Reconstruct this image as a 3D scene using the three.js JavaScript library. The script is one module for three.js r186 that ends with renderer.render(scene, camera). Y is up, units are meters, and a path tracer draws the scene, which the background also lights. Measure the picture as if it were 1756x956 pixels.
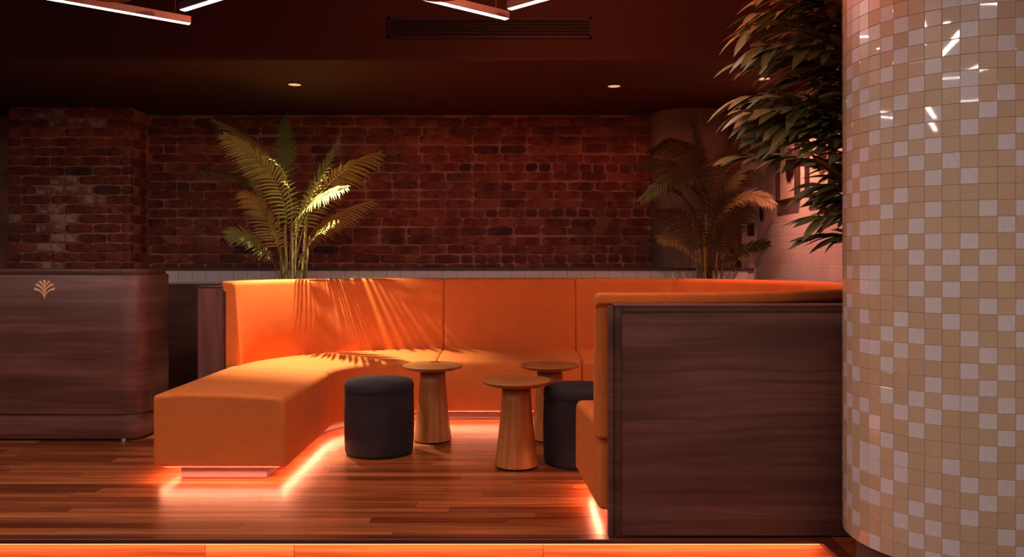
import * as THREE from 'three';
import { mergeGeometries, mergeVertices, toCreasedNormals } from 'three/addons/utils/BufferGeometryUtils.js';
import { RoundedBoxGeometry } from 'three/addons/geometries/RoundedBoxGeometry.js';
import { RectAreaLightUniformsLib } from 'three/addons/lights/RectAreaLightUniformsLib.js';

// ------------------------------------------------------------------ camera, light levels, exposure
RectAreaLightUniformsLib.init();
const scene = new THREE.Scene();
scene.background = new THREE.Color(0x000000);
const FOCAL = 1400, HORIZON = 448, EYE = 1.05;              // level lens shifted down; metres above the raised deck
const camera = new THREE.PerspectiveCamera(2 * Math.atan(478 / FOCAL) * 180 / Math.PI, 1756 / 956, 0.05, 60);
camera.position.set(0, EYE, 0);
camera.setViewOffset(1756, 956, 0, 478 - HORIZON, 1756, 956);
camera.updateProjectionMatrix();
const renderer = new THREE.WebGLRenderer({ antialias: true });
renderer.toneMapping = THREE.LinearToneMapping;
renderer.toneMappingExposure = 1.0;
renderer.shadowMap.enabled = true;
renderer.shadowMap.type = THREE.PCFSoftShadowMap;
const BAR = { color: [1, 0.77, 0.69], level: 66, glow: 4 };          // white linear pendants
const LED = { color: [1, 0.29, 0.15], deck: 95, sofa: 165 };         // orange strips
const DOWN = [[40, 1, 0.85, 0.58], [1.4, 1, 0.6, 0.3], [7.5, 1, 0.31, 0.2]];   // ceiling downlights
const UNSEEN_LAMP = { color: [1, 0.18, 0.08], level: 7 };  // red lamp out of view above the partition

// ------------------------------------------------------------------ helpers
function rng(seed) { let s = seed | 0; return () => { s = (s + 0x6d2b79f5) | 0; let t = Math.imul(s ^ (s >>> 15), 1 | s); t = (t + Math.imul(t ^ (t >>> 7), 61 | t)) ^ t; return ((t ^ (t >>> 14)) >>> 0) / 4294967296; }; }
const hash = (x, y, s = 0) => { let h = Math.imul(x | 0, 374761393) + Math.imul(y | 0, 668265263) + Math.imul(s | 0, 974634521); h = Math.imul(h ^ (h >>> 13), 1274126177); return ((h ^ (h >>> 16)) >>> 0) / 4294967296; };
function vnoise(x, y, px, py, s) {      // periodic value noise
  const x0 = Math.floor(x), y0 = Math.floor(y), fx = x - x0, fy = y - y0, u = fx * fx * (3 - 2 * fx), v = fy * fy * (3 - 2 * fy);
  const m = (a, n) => ((a % n) + n) % n;
  const a = hash(m(x0, px), m(y0, py), s), b = hash(m(x0 + 1, px), m(y0, py), s), c = hash(m(x0, px), m(y0 + 1, py), s), d = hash(m(x0 + 1, px), m(y0 + 1, py), s);
  return a + (b - a) * u + (c - a) * v + (a - b - c + d) * u * v;
}
function fbm(u, v, fx, fy, oct, s) { let a = 0.5, t = 0, n = 0; for (let i = 0; i < oct; i++) { t += a * vnoise(u * fx, v * fy, fx, fy, s + i); n += a; a *= 0.55; fx *= 2; fy *= 2; } return t / n; }
function tex(w, h, fn, srgb = true) {
  const d = new Uint8Array(w * h * 4);
  for (let y = 0; y < h; y++) for (let x = 0; x < w; x++) {
    const c = fn(x / w, y / h), o = (y * w + x) * 4;
    for (let k = 0; k < 3; k++) d[o + k] = Math.max(0, Math.min(255, Math.round(255 * (Array.isArray(c) ? c[k] : c))));
    d[o + 3] = 255;
  }
  const t = new THREE.DataTexture(d, w, h); t.wrapS = t.wrapT = THREE.RepeatWrapping; t.magFilter = THREE.LinearFilter; t.minFilter = THREE.LinearMipmapLinearFilter; t.generateMipmaps = true;
  if (srgb) t.colorSpace = THREE.SRGBColorSpace; t.needsUpdate = true; return t;
}
const mix = (a, b, t) => a.map((x, i) => x + (b[i] - x) * t);
const sstep = (a, b, x) => { const t = Math.max(0, Math.min(1, (x - a) / (b - a))); return t * t * (3 - 2 * t); };
const lin = (r, g, b) => new THREE.Color().setRGB(r, g, b);
const W = (x, y, d) => new THREE.Vector3(x, y, -d);
const at = (px, py, d) => W((px - 878) * d / FOCAL, EYE - (py - HORIZON) * d / FOCAL, d);     // where a sight line meets a depth
const used = new Map();
function numbered(n) { const k = used.get(n) ?? 0; used.set(n, k + 1); return k ? `${n}_${String(k).padStart(3, '0')}` : n; }
function shade(m) { m.castShadow = m.receiveShadow = true; return m; }
function thing(name, label, category, pos = W(0, 0, 0), group) {
  const g = new THREE.Group(); g.name = numbered(name); g.position.copy(pos); g.userData = { label, category }; if (group) g.userData.group = group; scene.add(g); return g;
}
function struct(name, geo, mat, pos) { const m = shade(new THREE.Mesh(geo, mat)); m.name = numbered(name); if (pos) m.position.copy(pos); m.userData.kind = 'structure'; scene.add(m); return m; }
function structGroup(name) { const g = new THREE.Group(); g.name = numbered(name); g.userData.kind = 'structure'; scene.add(g); return g; }
function part(name, geo, mat, parent, label) {
  const m = shade(new THREE.Mesh(geo, mat)), c = parent.userData.counts ?? null; parent.__n ??= {}; const k = parent.__n[name] ?? 0; parent.__n[name] = k + 1;
  m.name = k ? `${name}_${String(k).padStart(3, '0')}` : name; if (label) m.userData.label = label; parent.add(m); return m;
}
// box given by x range, y range, depth range, with uv in metres
function box(x0, x1, y0, y1, d0, d1, bevel = 0) {
  const w = x1 - x0, h = y1 - y0, t = Math.abs(d1 - d0);
  const g = bevel ? new RoundedBoxGeometry(w, h, t, 2, bevel) : new THREE.BoxGeometry(w, h, t);
  metricUV(g); g.translate((x0 + x1) / 2, (y0 + y1) / 2, -(d0 + d1) / 2); return g;
}
function metricUV(g, ox = 0, oy = 0) {
  const p = g.attributes.position, n = g.attributes.normal, uv = new Float32Array(p.count * 2);
  for (let i = 0; i < p.count; i++) {
    const ax = Math.abs(n.getX(i)), ay = Math.abs(n.getY(i)), az = Math.abs(n.getZ(i));
    const [u, v] = az >= ax && az >= ay ? [p.getX(i), p.getY(i)] : ay >= ax ? [p.getX(i), p.getZ(i)] : [p.getZ(i), p.getY(i)];
    uv[2 * i] = u + ox; uv[2 * i + 1] = v + oy;
  }
  g.setAttribute('uv', new THREE.BufferAttribute(uv, 2)); return g;
}
function geo(pos, idx, uv) { const g = new THREE.BufferGeometry(); g.setAttribute('position', new THREE.Float32BufferAttribute(pos, 3)); if (uv) g.setAttribute('uv', new THREE.Float32BufferAttribute(uv, 2)); g.setIndex(idx); g.computeVertexNormals(); return g; }
function lathe(pts, seg = 48) { const g = new THREE.LatheGeometry(pts.map(([r, y]) => new THREE.Vector2(r, y)), seg); return g; }
function tube(pts, r, seg = 24, rad = 6) { return new THREE.TubeGeometry(new THREE.CatmullRomCurve3(pts), seg, r, rad, false); }

// ------------------------------------------------------------------ materials
const std = (o) => new THREE.MeshStandardMaterial(o), phys = (o) => new THREE.MeshPhysicalMaterial(o);
function woodTex(w, h, dark, light, seed, fx, fy, knots = 0) {
  return tex(w, h, (u, v) => {
    const warp = 0.035 * (fbm(u, v, 2, 4, 3, seed + 40) - 0.5) * 2;
    const a = fbm(u, v + warp, fx, fy, 4, seed), b = fbm(u, v + warp, fx * 2, fy * 8, 2, seed + 9), c = fbm(u, v + warp * .6, fx, fy * 3, 2, seed + 21);
    let t = sstep(0.28, 0.72, a * 0.55 + b * 0.2 + c * 0.25);
    const streak = sstep(0.66, 0.8, fbm(u, v + warp, fx, fy * 6, 2, seed + 31));
    return mix(mix(dark, light, t), dark.map(x => x * 0.7), streak * 0.3);
  });
}
const tWalnut = woodTex(1024, 1024, [.37, .25, .22], [.53, .38, .335], 3, 2, 9);
const tWalnutV = woodTex(512, 512, [.36, .23, .21], [.52, .34, .32], 5, 2, 12); tWalnutV.center.set(.5, .5); tWalnutV.rotation = Math.PI / 2;
const tPlank = woodTex(1024, 512, [.52, .33, .19], [.80, .57, .37], 11, 2, 16);
const tTable = woodTex(512, 512, [.60, .37, .18], [.70, .455, .235], 23, 2, 8), tStem = tex(512, 512, (u, v) => mix([.62, .385, .19], [.70, .455, .235], sstep(.3, .7, fbm(u, v, 26, 3, 3, 24))));
const rep = (t, sx, sy) => { const c = t.clone(); c.repeat.set(sx, sy); c.needsUpdate = true; return c; };
const tNoise = tex(512, 512, (u, v) => fbm(u, v, 24, 24, 4, 71), false);
const tFine = tex(512, 512, (u, v) => .5 * vnoise(u * 200, v * 200, 200, 200, 5) + .5 * vnoise(u * 90, v * 90, 90, 90, 6), false);
const tBlotch = (a, b, s, f = 6) => tex(512, 512, (u, v) => mix(a, b, sstep(.3, .7, fbm(u, v, f, f, 5, s))));
const mWalnut = std({ map: rep(tWalnut, .7, 1), color: lin(.77, .68, .67), roughness: .42 });
const mWalnutDark = std({ map: rep(tWalnut, .7, 1), color: lin(.5, .42, .4), roughness: .45 });
const mWalnutV = std({ map: rep(tWalnutV, 1, 1), roughness: .5 });
const mTable = std({ map: rep(tTable, 1.5, 1.5), roughness: .42 });
const mTableStem = std({ map: rep(tStem, 2, 1), roughness: .42 });
const tFab = tex(512, 512, (u, v) => { const n = .9 + .07 * (fbm(u, v, 8, 8, 4, 90) - .5) + .08 * (vnoise(u * 160, v * 160, 160, 160, 8) - .5); return [.94 * n, .52 * n, .25 * n]; });
const mFabric = phys({ map: rep(tFab, 2, 2), roughness: .8, bumpMap: rep(tFine, 5, 5), bumpScale: .0008, sheen: .25, sheenRoughness: .5, sheenColor: lin(1, .45, .15), specularIntensity: .4 });
const mPouf = phys({ color: lin(.022, .018, .022), map: rep(tBlotch([.75, .75, .78], [1, 1, 1], 15, 5), 2, 1), roughness: .9, sheen: .35, sheenRoughness: .4, sheenColor: lin(.12, .10, .12), bumpMap: rep(tNoise, 2, 2), bumpScale: .001 });
const mBlack = std({ color: lin(.006, .006, .007), roughness: .6 });
const mDarkPaint = std({ color: lin(.07, .022, .017), roughness: .7, bumpMap: rep(tNoise, 1, 1), bumpScale: .0006 });
const mDropPaint = std({ color: lin(.045, .014, .011), roughness: .75, bumpMap: rep(tNoise, 1, 1), bumpScale: .0006 });
const mPlinth = std({ color: lin(.30, .27, .29), roughness: .5 });
const mWallPlaster = std({ map: rep(tBlotch([.80, .76, .75], [.88, .84, .83], 51), .5, .5), roughness: .55, bumpMap: tex(512, 512, (u, v) => { const a = (u * 5) % 1, b = (v * 5) % 1, e = Math.min(a, 1 - a, b, 1 - b); return .85 * sstep(0, .03, e) + .15 * fbm(u, v, 20, 20, 2, 3); }, false), bumpScale: .0015 });
mWallPlaster.bumpMap.repeat.set(2, 2);
const mConcrete = std({ map: rep(tBlotch([.42, .34, .29], [.60, .50, .44], 61, 7), .8, .8), roughness: .85, bumpMap: rep(tNoise, 1.5, 1.5), bumpScale: .004 });
const mMortar = std({ map: rep(tBlotch([.56, .37, .305], [.70, .49, .415], 33, 9), .8, .8), roughness: .95, bumpMap: rep(tNoise, 2, 2), bumpScale: .008 });
const tBrick = tBlotch([.78, .72, .72], [1, 1, 1], 44, 8);
const brickMats = [[.23, .055, .034], [.26, .065, .040], [.20, .05, .034], [.30, .085, .052], [.17, .048, .036], [.10, .035, .032]].map(c => std({ color: lin(...c), map: rep(tBrick, 2.3, 2.3), roughness: .92, bumpMap: rep(tNoise, 2.5, 2.5), bumpScale: .006 }));
const mPlaster = std({ map: rep(tBlotch([.50, .33, .28], [.74, .60, .54], 35, 9), 2, 2), roughness: .95, bumpMap: rep(tNoise, 2, 2), bumpScale: .008 });
const mTileBeige = [0, 1, 2].map(i => phys({ color: lin(.57 + .02 * i, .43 + .015 * i, .285 + .01 * i), map: rep(tBlotch([.955, .955, .955], [1, 1, 1], 101 + i, 60), 6, 6), roughness: .3, clearcoat: .8, clearcoatRoughness: .03 }));
const mTileWhite = phys({ color: lin(.72, .69, .70), map: rep(tBlotch([.95, .95, .95], [1, 1, 1], 105, 40), 6, 6), roughness: .3, clearcoat: .8, clearcoatRoughness: .03 });
const mGrout = std({ color: lin(.62, .50, .40), roughness: .9 });
const mLedgeTile = phys({ color: lin(.66, .62, .63), roughness: .25, clearcoat: .6, clearcoatRoughness: .08 });
const mMetal = std({ color: lin(.5, .5, .52), metalness: .7, roughness: .4 });
const mBrass = std({ color: lin(.95, .58, .34), metalness: .15, roughness: .35 });
const mDiffuser = std({ color: lin(.9, .9, .9), emissive: lin(1, .97, .98), emissiveIntensity: BAR.glow, roughness: .5 });
const mStrip = std({ color: lin(.8, .4, .2), emissive: lin(...LED.color), emissiveIntensity: 6, roughness: .5 });
const mFrame = std({ color: lin(.035, .014, .01), roughness: .4 });
const mRattan = std({ color: lin(.34, .15, .06), roughness: .7 });
const leafMat = (r, g, b, ro = .5) => phys({ color: lin(r, g, b), roughness: ro, transmission: 0, sheen: 0, specularIntensity: .6 });
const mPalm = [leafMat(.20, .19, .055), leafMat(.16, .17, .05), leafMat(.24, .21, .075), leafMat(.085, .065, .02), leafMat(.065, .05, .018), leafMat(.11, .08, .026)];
const mPalmStem = leafMat(.25, .19, .07);
const mLeaf = [leafMat(.24, .20, .07, .45), leafMat(.17, .15, .055, .45), leafMat(.30, .235, .085, .42)];
const mTwig = std({ color: lin(.07, .05, .025), roughness: .8 });
const mPot = std({ color: lin(.08, .07, .065), roughness: .6 });

// ------------------------------------------------------------------ the room shell
const LOW = -0.30, TOP = 2.95, DROP = 2.215, DROPD = 4.74, BRICKD = 6.5, SIDE = 1.93, LEFT = -4.6, REAR = -3.6, DECKD = 3.075, DECKX = 1.157;
struct('floor_001', box(LEFT, SIDE, LOW - .1, LOW, REAR, 7.1), std({ map: rep(tWalnut, .8, 1), color: lin(.8, .62, .5), roughness: .5 }));
struct('ceiling', box(LEFT, SIDE, TOP, TOP + .1, REAR, 7.1), mDarkPaint);
struct('ceiling_001', box(LEFT, SIDE, DROP, TOP, DROPD, 7.1), mDropPaint);
struct('wall_left', box(LEFT - .12, LEFT, LOW, TOP, REAR, 7.1), mDarkPaint);
struct('wall_front', box(LEFT, SIDE, LOW, TOP, REAR - .12, REAR), std({ color: lin(.3, .2, .17), roughness: .8 }));
const wallRight = struct('wall_right', box(SIDE, SIDE + .12, LOW, TOP, REAR, 7.1), mWallPlaster);
part('pilaster', box(1.815, SIDE, 0, DROP, 6.45, BRICKD), mWallPlaster, wallRight);

// deck of narrow boards
const deck = structGroup('floor');
part('deck_base', mergeGeometries([box(LEFT, SIDE, -.06, -.012, DECKD + .121, 6.5), box(DECKX + .121, SIDE, -.06, -.012, -1, DECKD + .121)]), std({ color: lin(.03, .012, .007), roughness: .8 }), deck);
{
  const r = rng(7), PW = .0712, lens = [.55, .8, 1.05, 1.3, 1.6], tints = [[1, 1, 1], [.74, .64, .58], [1.3, 1.28, 1.22], [.55, .43, .36], [.92, .85, .8], [1.0, .92, .82], [.46, .33, .27]];
  const mats = tints.map(c => std({ map: tPlank, color: lin(...[c[0] * .76, c[1] * .50, c[2] * .38]), roughness: .33, bumpMap: rep(tPlank, 1, 1), bumpScale: .0004 }));
  const geos = lens.map(l => [0, 1, 2, 3].map(k => { const g = new THREE.BoxGeometry(l - .0012, .012, PW - .0012); metricUV(g, k * .37 + l, k * .23 + l * .7); const uv = g.attributes.uv; for (let i = 0; i < uv.count; i++) uv.setXY(i, uv.getX(i) * .8, uv.getY(i) * 1.9); return g; }));
  let count = 0; const rest = [];
  for (let row = 0; row < 47; row++) {
    const d = DECKD + .055 + PW * (row + .5); let x = -3.35 - r() * .9; if (row > 30) x = -2.6 - r();
    const end = row > 20 ? 1.9 : 1.93;
    while (x < end) {
      let k = Math.floor(r() * lens.length), l = lens[k];
      const t = r(), mi = t < .28 ? 0 : t < .46 ? 1 : t < .6 ? 2 : t < .70 ? 3 : t < .82 ? 4 : t < .94 ? 5 : 6;
      if (x + l > end + .02) { const cut = end - x; if (cut < .05) break; const g = new THREE.BoxGeometry(cut - .001, .012, PW - .0012); metricUV(g, row * .3, row * .21); rest.push(g.translate(x + cut / 2, -.006, -d)); break; }
      const m = count < 300 ? part('plank', geos[k][Math.floor(r() * 4)], mats[mi], deck) : null; count++;
      if (m) m.position.set(x + l / 2, -.006 + (r() - .5) * .0006, -d); else rest.push(geos[k][0].clone().translate(x + l / 2, -.006, -d));
      x += l;
    }
  }
  for (let k = 0; k < 13; k++) { const g = new THREE.BoxGeometry(SIDE - DECKX - .055, .012, .0708); metricUV(g, k * .31, k * .17); rest.push(g.translate((SIDE + DECKX + .055) / 2, -.006, -(DECKD + .055 - .0712 * (k + .5)))); }
  const st = part('plank_rest', mergeGeometries(rest), mats[0], deck); st.userData.kind = 'stuff';
}
// nosing and riser of the deck
const nose = structGroup('trim_1');
const mNose = std({ map: rep(tPlank, .8, 3), color: lin(.30, .17, .14), roughness: .35 }), mNoseFace = std({ map: rep(tPlank, .8, 3), color: lin(.55, .33, .26), roughness: .4 });
part('nosing_board', box(LEFT, DECKX + .055, -.018, 0, DECKD, DECKD + .054, .003), mNose, nose);
part('nosing_board', box(DECKX, DECKX + .054, -.018, 0, -1, DECKD - .001, .003), mNose, nose);
const riser = structGroup('trim_2');
{
  const cut = [LEFT, -2.7, -1.178, -.837, .12, DECKX + .075], mats = [[.95, .8, .7], [.8, .65, .55], [1, .9, .8], [.88, .74, .62]].map(c => std({ map: rep(tPlank, .7, 2.5), color: lin(...c.map(x => x * .75)), roughness: .45 }));
  for (let i = 0; i + 1 < cut.length; i++) part('riser_board', box(cut[i] + .0008, cut[i + 1] - .0008, LOW, -.019, DECKD + .06, DECKD + .08, .0015), mats[i % 4], riser);
  let z = DECKD + .073; for (let k = 0; k < 4; k++) { part('riser_board', box(DECKX + .075, DECKX + .095, LOW, -.019, z - 1.0, z - .0015, .0015), mats[(k + 1) % 4], riser); z -= 1.0; }
}

// ------------------------------------------------------------------ bricks
function brickGeo(w, h, dep, seed) {
  let g = new THREE.BoxGeometry(w, h, dep, 4, 2, 1); g.deleteAttribute('uv'); g.deleteAttribute('normal'); g = mergeVertices(g, 1e-5);
  const p = g.attributes.position, r = rng(seed * 131 + 7);
  for (let i = 0; i < p.count; i++) {
    let x = p.getX(i), y = p.getY(i), z = p.getZ(i); const ex = Math.abs(Math.abs(x) - w / 2) < 1e-4, ey = Math.abs(Math.abs(y) - h / 2) < 1e-4;
    const j = () => (r() - .5);
    if (ex && ey) { x -= Math.sign(x) * (.004 + .006 * r()); y -= Math.sign(y) * (.003 + .004 * r()); }
    x += j() * .005; y += j() * (ey ? .006 : .003);
    if (z > 0) z += ex || ey ? -.005 - .003 * r() : j() * .003;
    p.setXYZ(i, x, y, z);
  }
  g = toCreasedNormals(g, .9); metricUV(g, seed * .137, seed * .211); return g;
}
const stretchers = [0, 1, 2, 3, 4, 5, 6, 7].map(i => brickGeo(.2035, .0605, .05, i + 1)), headers = [0, 1, 2, 3, 4].map(i => brickGeo(.094, .0605, .05, i + 21));
const COURSE = .0725, BRICKTOP = 2.205;
const pickBrick = (r, darkBias = 0) => { const t = r(); return brickMats[t < .3 ? 0 : t < .5 ? 1 : t < .7 ? 2 : t < .84 ? 3 : t < .975 ? 4 : 5]; };
{
  const wall = struct('wall_back', box(LEFT, SIDE, .0, DROP, BRICKD + .012, BRICKD + .2), mMortar);
  const r = rng(99), items = [];
  for (let row = 0; row < 18; row++) {
    const y = BRICKTOP - .012 - COURSE * (row + .5), header = row === 5 || row === 10 || row === 15;
    let x = -2.86 - (row % 2 ? .106 : 0) - r() * .03; const wav = r() * 6;
    while (x < 1.32) {
      const useH = header ? x > -.62 : r() < .05, w = useH ? .106 : .2145;
      items.push([x + w / 2, y + .004 * Math.sin(x * 2.3 + wav) + (r() - .5) * .004, useH, r()]); x += w + (r() - .5) * .006;
    }
  }
  const seen = ([x]) => { const px = 878 + x * FOCAL / BRICKD; return px > 245 && px < 1130; };
  const palmy = ([x, y]) => { const px = 878 + x * FOCAL / BRICKD, py = HORIZON - (y - EYE) * FOCAL / BRICKD; return (px < 300 || (Math.abs(px - 500) < 46 && py > 340) || px > 1112 || Math.abs(py - 195) < 8 && px < 480); };
  const vis = items.filter(b => seen(b) && !palmy(b)), hid = items.filter(b => !(seen(b) && !palmy(b)));
  vis.sort((a, b) => (a[2] ? 1 : 0) - (b[2] ? 1 : 0));
  const rest = hid.concat(vis.splice(300));
  for (const [x, y, h, q] of vis) { const m = part('brick', (h ? headers : stretchers)[Math.floor(q * (h ? 5 : 8))], pickBrick(r, x > 0 ? .1 : 0), wall); m.position.set(x, y, -(BRICKD + .018) + (r() - .5) * .006); m.rotation.z = (r() - .5) * .012; }
  const gs = rest.map(([x, y, h, q]) => (h ? headers : stretchers)[Math.floor(q * (h ? 5 : 8))].clone().translate(x, y, -(BRICKD + .018)));
  part('brick_rest', mergeGeometries(gs), brickMats[2], wall).userData.kind = 'stuff';
}
{
  const PD = 6.18, px0 = -3.82, px1 = -2.88, pier = struct('wall_pier', box(px0 + .012, px1 - .012, 0, DROP, PD + .012, BRICKD + .011), mMortar);
  const r = rng(31);
  for (let row = 0; row < 18; row++) {
    const y = BRICKTOP - COURSE * (row + .5); let x = px0 + (row % 2 ? -.0 : 0); const first = row % 2 ? .106 : .2145;
    let n = 0;
    while (x < px1 - .03) {
      const rem = px1 - x; let w = n === 0 && row % 2 ? .106 : .2145; if (rem < .2) w = Math.max(.08, rem); n++;
      const h = w < .16, m = part('brick', (h ? headers : stretchers)[Math.floor(r() * (h ? 5 : 8))], pickBrick(r), pier);
      m.scale.x = (h ? w / .106 : w / .2145); m.position.set(x + w / 2, y + (r() - .5) * .004, -(PD + .018)); m.rotation.z = (r() - .5) * .012;
      const cx = x + w / 2 + 3.43, patch = Math.exp(-(cx * cx) / .03) * (row < 2 ? .9 : row < 7 ? .15 : .75); if (r() < patch) m.material = mPlaster;
      x += w;
    }
    if (row) { const m = part('brick', row % 2 ? stretchers[row % 8] : headers[row % 5], brickMats[row % 3], pier); m.rotation.y = Math.PI / 2; m.position.set(px1 - .018, y, -(PD + (row % 2 ? .15 : .21))); }
  }
  for (let k = 0; k < 9; k++) {        // torn plaster left on the pier
    const sh = new THREE.Shape(), n = 11, rr = .03 + r() * .045; for (let i = 0; i < n; i++) { const a = i / n * 6.283, q = rr * (.6 + r() * .6); i ? sh.lineTo(Math.cos(a) * q * .9, Math.sin(a) * q) : sh.moveTo(Math.cos(a) * q * .9, Math.sin(a) * q); }
    const g = new THREE.ExtrudeGeometry(sh, { depth: .004, bevelEnabled: true, bevelSize: .003, bevelThickness: .003, bevelSegments: 1 });
    const m = part('plaster_patch', g, mPlaster, pier); m.position.set(-3.44 + (r() - .5) * .2, k < 2 ? 2.16 - k * .06 : 1.12 + (k - 2) * .085 + (r() - .5) * .05, -(PD - .002) - .012);
  }
}
// low wall behind the sofa: capped, one tile course, wood panel below
{
  const LD = 6.12, x0 = -2.95, x1 = 1.815, ledge = struct('wall_ledge', box(x0, x1, 0, .98, LD + .008, LD + .1), mGrout);
  part('cap_board', box(x0, x1, .98, 1.0, LD - .012, BRICKD + .011, .003), mWalnutDark, ledge);
  const s = .1042, g = new RoundedBoxGeometry(s - .0025, .0935, .010, 2, .0022);
  for (let k = 0; k < 45; k++) { const m = part('tile', g, mLedgeTile, ledge); m.position.set(x0 + .03 + s * (k + .5), .9335, -(LD + .005)); m.rotation.x = (hash(k, 3) - .5) * .02; }
  part('wood_panel', box(x0, x1, 0, .884, LD - .004, LD + .008, .003), mWalnutDark, ledge);
  part('edge_strip', box(x0, x1, .876, .885, LD - .012, LD - .004, .002), std({ color: lin(.45, .36, .36), roughness: .4 }), ledge);
}
// round concrete columns behind the sofa
{
  const c = thing('concrete_column', 'round rough concrete column rising behind the right-hand palm against the brick wall', 'column', W(1.406, .0, 6.455));
  part('shaft', lathe([[0, 0], [.302, 0], [.302, DROP - .004], [0, DROP - .004]], 56), mConcrete, c);
}

// ------------------------------------------------------------------ tiled pillar
{
  const T = .048, C = [1.5125, 2.738], R = 7.8 * T, Y0 = 1.0367, ROWS = 19, UP = 39;
  const pillar = thing('tiled_pillar', 'thick round pillar clad in beige and white glazed square tiles at the right edge', 'pillar', W(C[0], 0, C[1]));
  part('core', lathe([[0, .001], [.331, .001], [.331, TOP - .002], [0, TOP - .002]], 64), mConcrete, pillar);
  part('grout', lathe([[.331, Y0 - ROWS * T + .001], [R - .0016, Y0 - ROWS * T + .001], [R - .0016, TOP - .003], [.331, TOP - .003]], 98), mGrout, pillar);
  const shape = new THREE.Shape(), hw = (T - .001) / 2; shape.moveTo(-hw + .0008, -hw + .0008); shape.lineTo(hw - .0008, -hw + .0008); shape.lineTo(hw - .0008, hw - .0008); shape.lineTo(-hw + .0008, hw - .0008); shape.closePath();
  const tg = new THREE.ExtrudeGeometry(shape, { depth: .003, bevelEnabled: true, bevelSize: .0008, bevelThickness: .0008, bevelSegments: 1 });
  // columns holding a white tile, row by row (below and above the eye line)
  const below = ['1 3 4 8 10 12', '3 4 7 9', '1 8 11 13', '0 3 6 9 12', '1 5 7 10 13', '3 4 6 8 11', '1 5 10 12', '0 2 8 11', '5 7 9 10 12', '1 3 6 8 11 13', '0 2 4 7 12', '5 11', '1 3 4 6 9 13', '1 3 4 6 10 12', '2 5 8 11', '0 3 4 7 10 13', '1 6 8 12', '0 2 7 9 13', '4 8 11'];
  const above = ['7 9 11', '2 6 8 10 13', '1 3 4 7 12', '5 8 11 13', '0 2 4 6', '1 3 4 8 10', '2 7 9 13', '3 6 8 12', '1 4 7 10 13', '5 8 11', '3 4 6 10 12', '1 3 7 9 10', '2 5 8 13', '1 6 9 12', '2 5 7 10 13', '3 4 6 11', '1 2 5 9 10 12', '1 2 3 4'];
  const white = (row, col) => { const t = row >= 0 ? above[row] : below[-1 - row]; if (!t || col > 13 || col < 0) return hash(row + 50, col, 4) < .3; return t.split(' ').includes(String(col)); };
  const restB = [], restW = [];
  for (let col = -18; col < 31; col++) {
    const A = (96.15 - 7.3469 * (col - .5)) * Math.PI / 180;
    for (let row = -ROWS; row < UP; row++) {
      const y = Y0 + T * (row + .5); if (y > TOP - T / 2) continue;
      const q = hash(row, col, 9), w = white(row, col), rot = new THREE.Euler((hash(row, col, 1) - .5) * .022, -A + (hash(row, col, 2) - .5) * .022, 0, 'YXZ'), rad = R - .0037;
      const pos = new THREE.Vector3(-Math.sin(A) * rad, y, Math.cos(A) * rad);
      if (col >= 5 && col <= 12 && row >= -ROWS && row <= 17) {
        const m = part('tile', tg, w ? mTileWhite : mTileBeige[Math.floor(q * 3)], pillar); m.position.copy(pos); m.rotation.copy(rot);
      } else (w ? restW : restB).push(tg.clone().applyMatrix4(new THREE.Matrix4().compose(pos, new THREE.Quaternion().setFromEuler(rot), new THREE.Vector3(1, 1, 1))));
    }
  }
  const all = mergeGeometries([mergeGeometries(restB), mergeGeometries(restW)], true);
  part('tile_rest', all, [mTileBeige[1], mTileWhite], pillar).userData.kind = 'stuff';
}

// ------------------------------------------------------------------ ceiling fittings
{
  const g = thing('air_grille', 'long dark air grille set in the bulkhead above the sofa', 'vent', W(-.1285, 2.4025, DROPD));
  const w = 1.185, h = .125;
  part('backing', new THREE.BoxGeometry(w - .03, h - .03, .004).translate(0, 0, .002), mBlack, g);
  const fr = [[0, h / 2 - .009, w, .018], [0, -h / 2 + .009, w, .018], [-w / 2 + .009, 0, .018, h], [w / 2 - .009, 0, .018, h]].map(([x, y, a, b]) => new RoundedBoxGeometry(a, b, .014, 1, .002).translate(x, y, .007));
  part('frame', mergeGeometries(fr), std({ color: lin(.02, .012, .011), roughness: .6 }), g);
  for (let k = 0; k < 5; k++) { const s = part('slat', new THREE.BoxGeometry(w - .036, .003, .014), mBlack, g); s.position.set(0, -.036 + k * .018, .009); s.rotation.x = .5; }
}
const downs = [[-1.43, 5.37, 'small round ceiling downlight glowing above the left palm'], [.678, 5.42, 'small round ceiling downlight glowing above the right half of the sofa'], [1.60, 5.2, 'ceiling downlight half hidden by leaves near the pictures']];
downs.forEach(([x, d, label], i) => {
  const g = thing('downlight', label, 'ceiling light', W(x, DROP, d), 'downlights in the low ceiling');
  part('trim_ring', lathe([[.042, 0], [.052, 0], [.052, -.004], [.044, -.006], [.042, 0]], 40), mBlack, g);
  part('diffuser', lathe([[0, -.0045], [.042, -.0035], [.042, 0], [0, 0]], 32), std({ color: lin(.9, .6, .4), emissive: lin(1, .5, .25), emissiveIntensity: .8 }), g);
  const [I, r, gg, b] = DOWN[i], s = new THREE.SpotLight(lin(r, gg, b), I, 0, [.58, .5, 1.0][i], .75, 2);
  s.position.set(0, -.02, 0); s.castShadow = true; s.shadow.radius = .4; s.target.position.set([.24, .3, .55][i], -2, [.04, -.3, 0][i]); g.add(s, s.target);
});
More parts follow.
